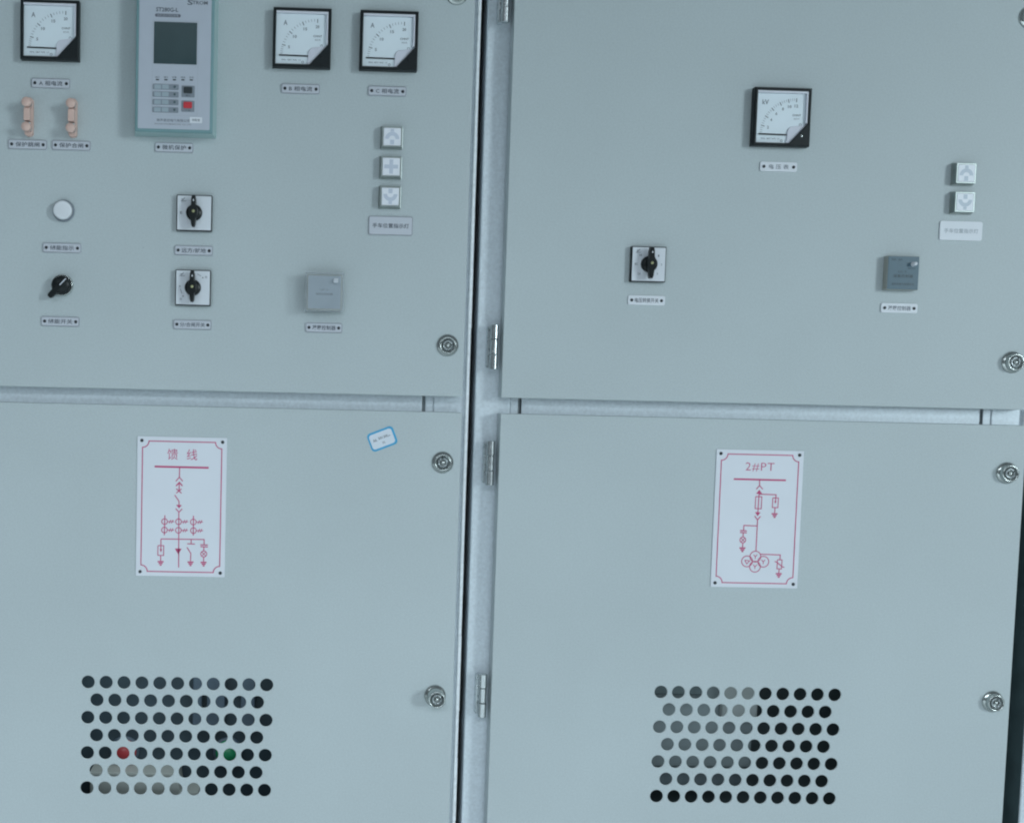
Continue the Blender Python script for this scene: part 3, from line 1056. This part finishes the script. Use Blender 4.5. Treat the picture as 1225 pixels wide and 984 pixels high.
# ------------------------------------------------------------------ square indicator lamps
def make_square_lamp(label, x, z, glyph, sym):
    t = thing('square_lamp', label, 'indicator lamp', x, z, group='square position indicator lamps')
    b = MB()
    b.box(-15.6, 15.6, -2.6, -.1, -15.6, 15.6, BEZEL, .6, 2)
    # tapering rim
    b._begin()
    a = [b.bm.verts.new((sx * 14.8 * MM, -2.5 * MM, sz * 14.8 * MM)) for sx, sz in ((-1, -1), (1, -1), (1, 1), (-1, 1))]
    c = [b.bm.verts.new((sx * 13.6 * MM, -11.4 * MM, sz * 13.6 * MM)) for sx, sz in ((-1, -1), (1, -1), (1, 1), (-1, 1))]
    e = [b.bm.verts.new((sx * 12.2 * MM, -11.4 * MM, sz * 12.2 * MM)) for sx, sz in ((-1, -1), (1, -1), (1, 1), (-1, 1))]
    g = [b.bm.verts.new((sx * 12.0 * MM, -10.0 * MM, sz * 12.0 * MM)) for sx, sz in ((-1, -1), (1, -1), (1, 1), (-1, 1))]
    for p, q in ((a, c), (c, e), (e, g)):
        for i in range(4):
            j = (i + 1) % 4
            b.bm.faces.new((p[i], p[j], q[j], q[i]))
    b._end(BEZEL)
    b.build('bezel', t)
    b = MB()
    b.box(-11.9, 11.9, -11.8, -9, -11.9, 11.9, LENS, .5, 2)
    b.build('lens', t)
    b = MB()
    y = -11.95
    s = 1 if glyph == 'up' else -1
    if glyph == 'plus':
        b.flat([(-2.6, -9.6), (2.6, -9.6), (2.6, 9.6), (-2.6, 9.6)], y, sym)
        b.flat([(-9.6, -2.6), (-2.65, -2.6), (-2.65, 2.6), (-9.6, 2.6)], y, sym)
        b.flat([(2.65, -2.6), (9.6, -2.6), (9.6, 2.6), (2.65, 2.6)], y, sym)
    else:
        N = 14
        ci = -3.2
        for k in range(N):
            a0_, a1_ = PI * k / N, PI * (k + 1) / N
            q = [(r * math.cos(a), s * (ci + r * math.sin(a))) for r, a in ((4.6, a0_), (9.8, a0_), (9.8, a1_), (4.6, a1_))]
            b.flat(q, y, sym)
        b.flat([(-2.6, s * 6.7), (2.6, s * 6.7), (2.2, s * 10.4), (-2.2, s * 10.4)], y - .06, sym)
        b.flat([(-2.8, s * -10.4), (2.8, s * -10.4), (2.8, s * -4.2), (-2.8, s * -4.2)], y, sym)
    b.build('symbol', t)
    return t


make_square_lamp('top of the three square lamps, arch symbol over a square', 134.6, 331.2, 'up', LENSG)
make_square_lamp('middle of the three square lamps, with a plus symbol', 134.3, 290.5, 'plus', LENSG)
make_square_lamp('bottom of the three square lamps, with a downward arch symbol', 134.2, 249.8, 'down', LENSG)
make_square_lamp('upper of the two square lamps at the right edge, faint upward arch', 940.5, 304.0, 'up', SYMR)
make_square_lamp('lower of the two square lamps at the right edge, faint downward arch', 941.0, 264.2, 'down', SYMR)

# ------------------------------------------------------------------ condensation controllers
t = thing('controller', 'grey condensation controller under a hazy clear cover on the left door', 'controller', 46.0, 115.5)
b = MB()
b.box(-24.5, 24.5, -17, -.1, -24.5, 24.5, CTRL_S, 1.2, 2)
b.build('case', t)
b = MB()
b.box(-22.6, 22.6, -17.6, -17.05, -22.6, 22.6, CTRL_G, .2, 1)
b.build('face', t)
b = MB()
b.text('CK-A', 0, 3.6, 12, 2.4, -17.75, INK_P)
b.text('智能控制器', 0, -2.5, 24, 3.4, -17.75, INK_P)
b.build('lettering', t)
b = MB()
b.box(12.4, 18.4, -25.4, -17.5, 13.0, 19.0, PLATE_W, .5, 2)
b.build('adjuster', t)
b = MB()
o_ = 27.0
b.box(-o_, o_, -27.0, -25.6, -o_, o_, COVER, .5, 1)
b.box(-o_, -o_ + 1.4, -25.5, -.2, -o_, o_, COVER)
b.box(o_ - 1.4, o_, -25.5, -.2, -o_, o_, COVER)
b.box(-o_ + 1.5, o_ - 1.5, -25.5, -.2, -o_, -o_ + 1.4, COVER)
b.box(-o_ + 1.5, o_ - 1.5, -25.5, -.2, o_ - 1.4, o_, COVER)
b.build('cover', t)

t = thing('controller', 'bare slate blue condensation controller with white adjuster on the right door', 'controller', 858.6, 163.5)
b = MB()
b.box(-22.6, 22.6, -11.4, -.1, -23.6, 23.6, CTRL_S, .8, 2)
b.build('case', t)
b = MB()
b.box(-22.0, 22.0, -12.0, -11.45, -23.0, 23.0, CTRL_B, .2, 1)
b.build('face', t)
b = MB()
y = -12.15
b.text('电源', -14.5, 18.4, 5.2, 2.6, y, KEYB, 1, 0)
b.text('加热', -5.0, 18.4, 5.2, 2.6, y, KEYB, 1, 0)
b.text('LC-T', -1.0, 1.6, 12, 2.6, y, KEYB, 1, 0)
b.text('凝露控制器', 0, -4.4, 28, 4.2, y, KEYB, 1.15, 0)
b.text('湿度设定', 11.5, 6.6, 11, 2.0, y, KEYB, 1, 0)
b.text('温州市电气有限公司', 0, -15.6, 32, 3.0, y, KEYB, 1, 0)
b.build('lettering', t)
b = MB()
b.lathe([(3.2, -11.9), (3.2, -12.8), (2.6, -13.0), (2.5, -19.5), (2.0, -20.2), (0, -20.3)], PLATE_W, 13.2, 12.6, 18)
b.build('adjuster', t)

# ------------------------------------------------------------------ blue bordered sticker
t = thing('sticker', 'tilted white sticker with blue border on the lower left door', 'sticker', 133.2, -86.7, rot_y=-math.radians(22))
b = MB()
b.prism(rrect(39, 27, 5.5, 6), -.04, -.25, STICK_B)
b.build('border', t)
b = MB()
b.prism(rrect(33.6, 21.4, 3.8, 6, -.3, 0), -.27, -.4, STICK_W)
b.build('paper', t)
b = MB()
b.text('A6.', -10.3, 1.6, 6.0, 4.2, -.5, INK)
b.text('50130L', 2.5, 2.2, 15.0, 3.6, -.5, INK)
b.line([(9.5, .6), (11.2, 1.6), (12.6, .9)], .7, -.5, INK)
b.text('2L', .5, -5.0, 5.0, 3.0, -.5, INK_P)
b.build('lettering', t)


# ------------------------------------------------------------------ mimic diagram plates
def diagram(label, x, z, TL, TR, BL, strokes, title):
    t = thing('diagram_plate', label, 'diagram plate', x, z, group='red line mimic diagram plates')
    W, H, y = 125.6, 197.6, -1.8
    b = MB()
    b.prism(rrect(W, H, 1.0, 3), -.05, -1.6, SIGN_W, .3)
    b.build('plate', t)
    ux, uz = TR[0] - TL[0], TR[1] - TL[1]
    vx, vz = BL[0] - TL[0], BL[1] - TL[1]
    det = ux * vz - uz * vx

    def q(px, pz):
        dx, dz = px - TL[0], pz - TL[1]
        a = (dx * vz - dz * vx) / det
        c = (ux * dz - uz * dx) / det
        return (a - .5) * W, (.5 - c) * H
    b = MB()
    lw = 1.45
    ix, iz, r = W / 2 - 7.2, H / 2 - 6.6, 9.0
    pts = []
    for sx, sz, a0_ in ((1, 1, 180), (1, -1, 90), (-1, -1, 0), (-1, 1, 270)):
        arc = []
        for k in range(7):
            a = math.radians(a0_ + 90 * k / 6)
            arc.append((sx * ix + r * math.cos(a), sz * iz + r * math.sin(a)))
        pts += arc if (sx, sz) in ((1, 1), (-1, -1)) or True else arc[::-1]
    b.line(pts, lw, y, RED_INK, True)
    b.build('border_line', t)
    b = MB()
    title(b, q, y)
    b.build('lettering', t)
    b = MB()
    S = W / math.hypot(ux, uz)
    layer = 0
    for s in strokes:
        layer += 1
        yy = y - .012 * (layer % 9)
        k = s[0]
        if k == 'l':
            b.line([q(*p) for p in s[2]], s[1] * S * 1.25, yy, RED_INK)
        elif k == 'p':
            b.flat([q(*p) for p in s[1]], yy, RED_INK)
        elif k == 'c':
            cx_, cz_ = q(s[1], s[2])
            b.circ(cx_, cz_, s[3] * S, s[4] * S * 1.2, yy, RED_INK, 22)
        elif k == 'g':          # earth symbol
            gx, gy = s[1], s[2]
            b.line([q(gx, gy - 14), q(gx, gy)], 4.5 * S, yy, RED_INK)
            for i, hw in enumerate((18, 12, 6)):
                b.line([q(gx - hw, gy + i * 10), q(gx + hw, gy + i * 10)], 8.0 * S, yy - .003, RED_INK)
    b.build('circuit_lines', t)
    for sx in (-1, 1):
        for sz in (-1, 1):
            rv = MB()
            rv.lathe([(2.4, -1.62), (2.3, -2.4), (1.4, -3.0), (0, -3.1)], RIVET, sx * (W / 2 - 6.2), sz * (H / 2 - 6.0), 14)
            rv.build('rivet', t)
    return t


lw = 4.6
F = [('l', 9, [(222, 282), (542, 290)]), ('l', lw, [(370, 290), (368, 345)]), ('l', lw, [(347, 369), (368, 345), (388, 369)]),
     ('l', 6, [(348, 397), (368, 376), (386, 397)]), ('l', lw, [(367, 378), (366, 427)]), ('l', lw, [(349, 413), (381, 440)]), ('l', lw, [(381, 414), (349, 439)]),
     ('l', lw, [(340, 450), (365, 487), (365, 515)]), ('p', [(348, 508), (382, 510), (365, 529)]), ('l', lw, [(345, 530), (365, 551), (384, 532)]),
     ('l', lw, [(364, 550), (361, 880)]), ('l', lw, [(281, 570), (277, 688)]), ('l', lw, [(451, 573), (449, 690)]),
     ('l', lw, [(257, 710), (516, 714)]), ('l', lw, [(257, 710), (256, 786)]), ('l', 4, [(239, 749), (273, 750), (272, 808), (238, 807), (239, 749)]),
     ('p', [(249, 770), (264, 770), (256, 790)]), ('l', lw, [(255, 807), (254, 838)]), ('g', 254, 845),
     ('p', [(339, 767), (380, 768), (359, 802)]), ('l', lw, [(437, 713), (436, 739)]), ('l', lw, [(413, 739), (459, 741)]),
     ('l', lw, [(411, 760), (434, 796), (432, 838)]), ('g', 432, 848), ('l', lw, [(514, 714), (513, 744)]), ('l', 5, [(491, 745), (536, 747)]),
     ('l', 5, [(491, 756), (536, 758)]), ('l', lw, [(512, 758), (511, 781)]), ('c', 511, 800, 18, 4.2), ('l', 3.6, [(499, 788), (523, 812)]),
     ('l', 3.6, [(523, 788), (499, 812)]), ('l', lw, [(511, 818), (510, 838)]), ('g', 510, 850)]
for cx, cy_ in ((279, 607), (278, 657), (362, 608), (361, 659), (450, 610), (450, 661)):
    F += [('c', cx, cy_, 17, 4.2), ('l', 3.6, [(cx + 17, cy_), (cx + 57, cy_ + 1)]), ('l', 3.6, [(cx + 27, cy_ + 11), (cx + 38, cy_ - 10)]),
          ('l', 3.6, [(cx + 40, cy_ + 11), (cx + 51, cy_ - 10)])]


def title1(b, q, y):
    for s, px, pz in (('馈', 329, 210), ('线', 444, 213)):
        a, c = q(px, pz)
        b.text(s, a, c, 14.6, 15.4, y, RED_INK, 1.0, 0.0)


diagram('white plate with red single line diagram headed 馈线 on the left lower door', -148.2, -189.0, (122, 103), (652, 115), (105, 928), F, title1)

G = [('l', 8, [(235, 261), (542, 267)]), ('l', lw, [(387, 266), (387, 298)]), ('l', lw, [(368, 319), (387, 298), (406, 319)]),
     ('p', [(367, 346), (403, 347), (386, 322)]), ('l', lw, [(385, 340), (378, 460)]), ('l', 4, [(365, 362), (401, 363), (398, 433), (362, 432), (365, 362)]),
     ('p', [(361, 452), (394, 454), (377, 476)]), ('l', lw, [(359, 475), (377, 498), (394, 477)]), ('l', lw, [(377, 497), (369, 682)]),
     ('l', lw, [(387, 348), (485, 351), (481, 396)]), ('l', 4, [(466, 369), (499, 370), (496, 426), (463, 425), (466, 369)]), ('p', [(474, 388), (488, 388), (481, 404)]),
     ('l', lw, [(479, 425), (478, 452)]), ('g', 477, 462), ('l', lw, [(376, 533), (297, 530), (295, 558)]), ('l', 5, [(274, 560), (314, 562)]),
     ('l', 5, [(274, 571), (314, 573)]), ('l', lw, [(293, 573), (292, 598)]), ('c', 291, 615, 17, 4.2), ('l', 3.6, [(280, 604), (303, 627)]),
     ('l', 3.6, [(303, 604), (280, 627)]), ('l', lw, [(291, 632), (290, 655)]), ('g', 289, 662),
     ('c', 366, 712, 32, 4.2), ('c', 317, 740, 32, 4.2), ('c', 413, 742, 32, 4.2), ('c', 364, 771, 32, 4.2),
     ('l', lw, [(394, 698), (513, 702), (511, 730)]), ('l', 4, [(497, 730), (524, 731), (521, 784), (494, 783), (497, 730)]),
     ('l', lw, [(480, 740), (492, 744), (526, 772), (538, 775)]), ('l', lw, [(507, 784), (506, 805)]), ('g', 505, 812),
     ('l', 3.6, [(303, 733), (332, 737), (315, 755), (303, 733)])]
for cx, cy_ in ((366, 712), (413, 742), (364, 771)):
    G += [('l', 3.6, [(cx, cy_), (cx - 1, cy_ + 14)]), ('l', 3.6, [(cx - 11, cy_ - 11), (cx, cy_), (cx + 11, cy_ - 11)])]


def title2(b, q, y):
    a, c = q(389, 191)
    b.text('2#PT', a, c, 41.5, 12.6, y, RED_INK, 1.1, -0.008)


diagram('white plate with red single line diagram headed 2#PT on the right lower door', 672.8, -189.2, (135, 88), (648, 97), (103, 890), G, title2)
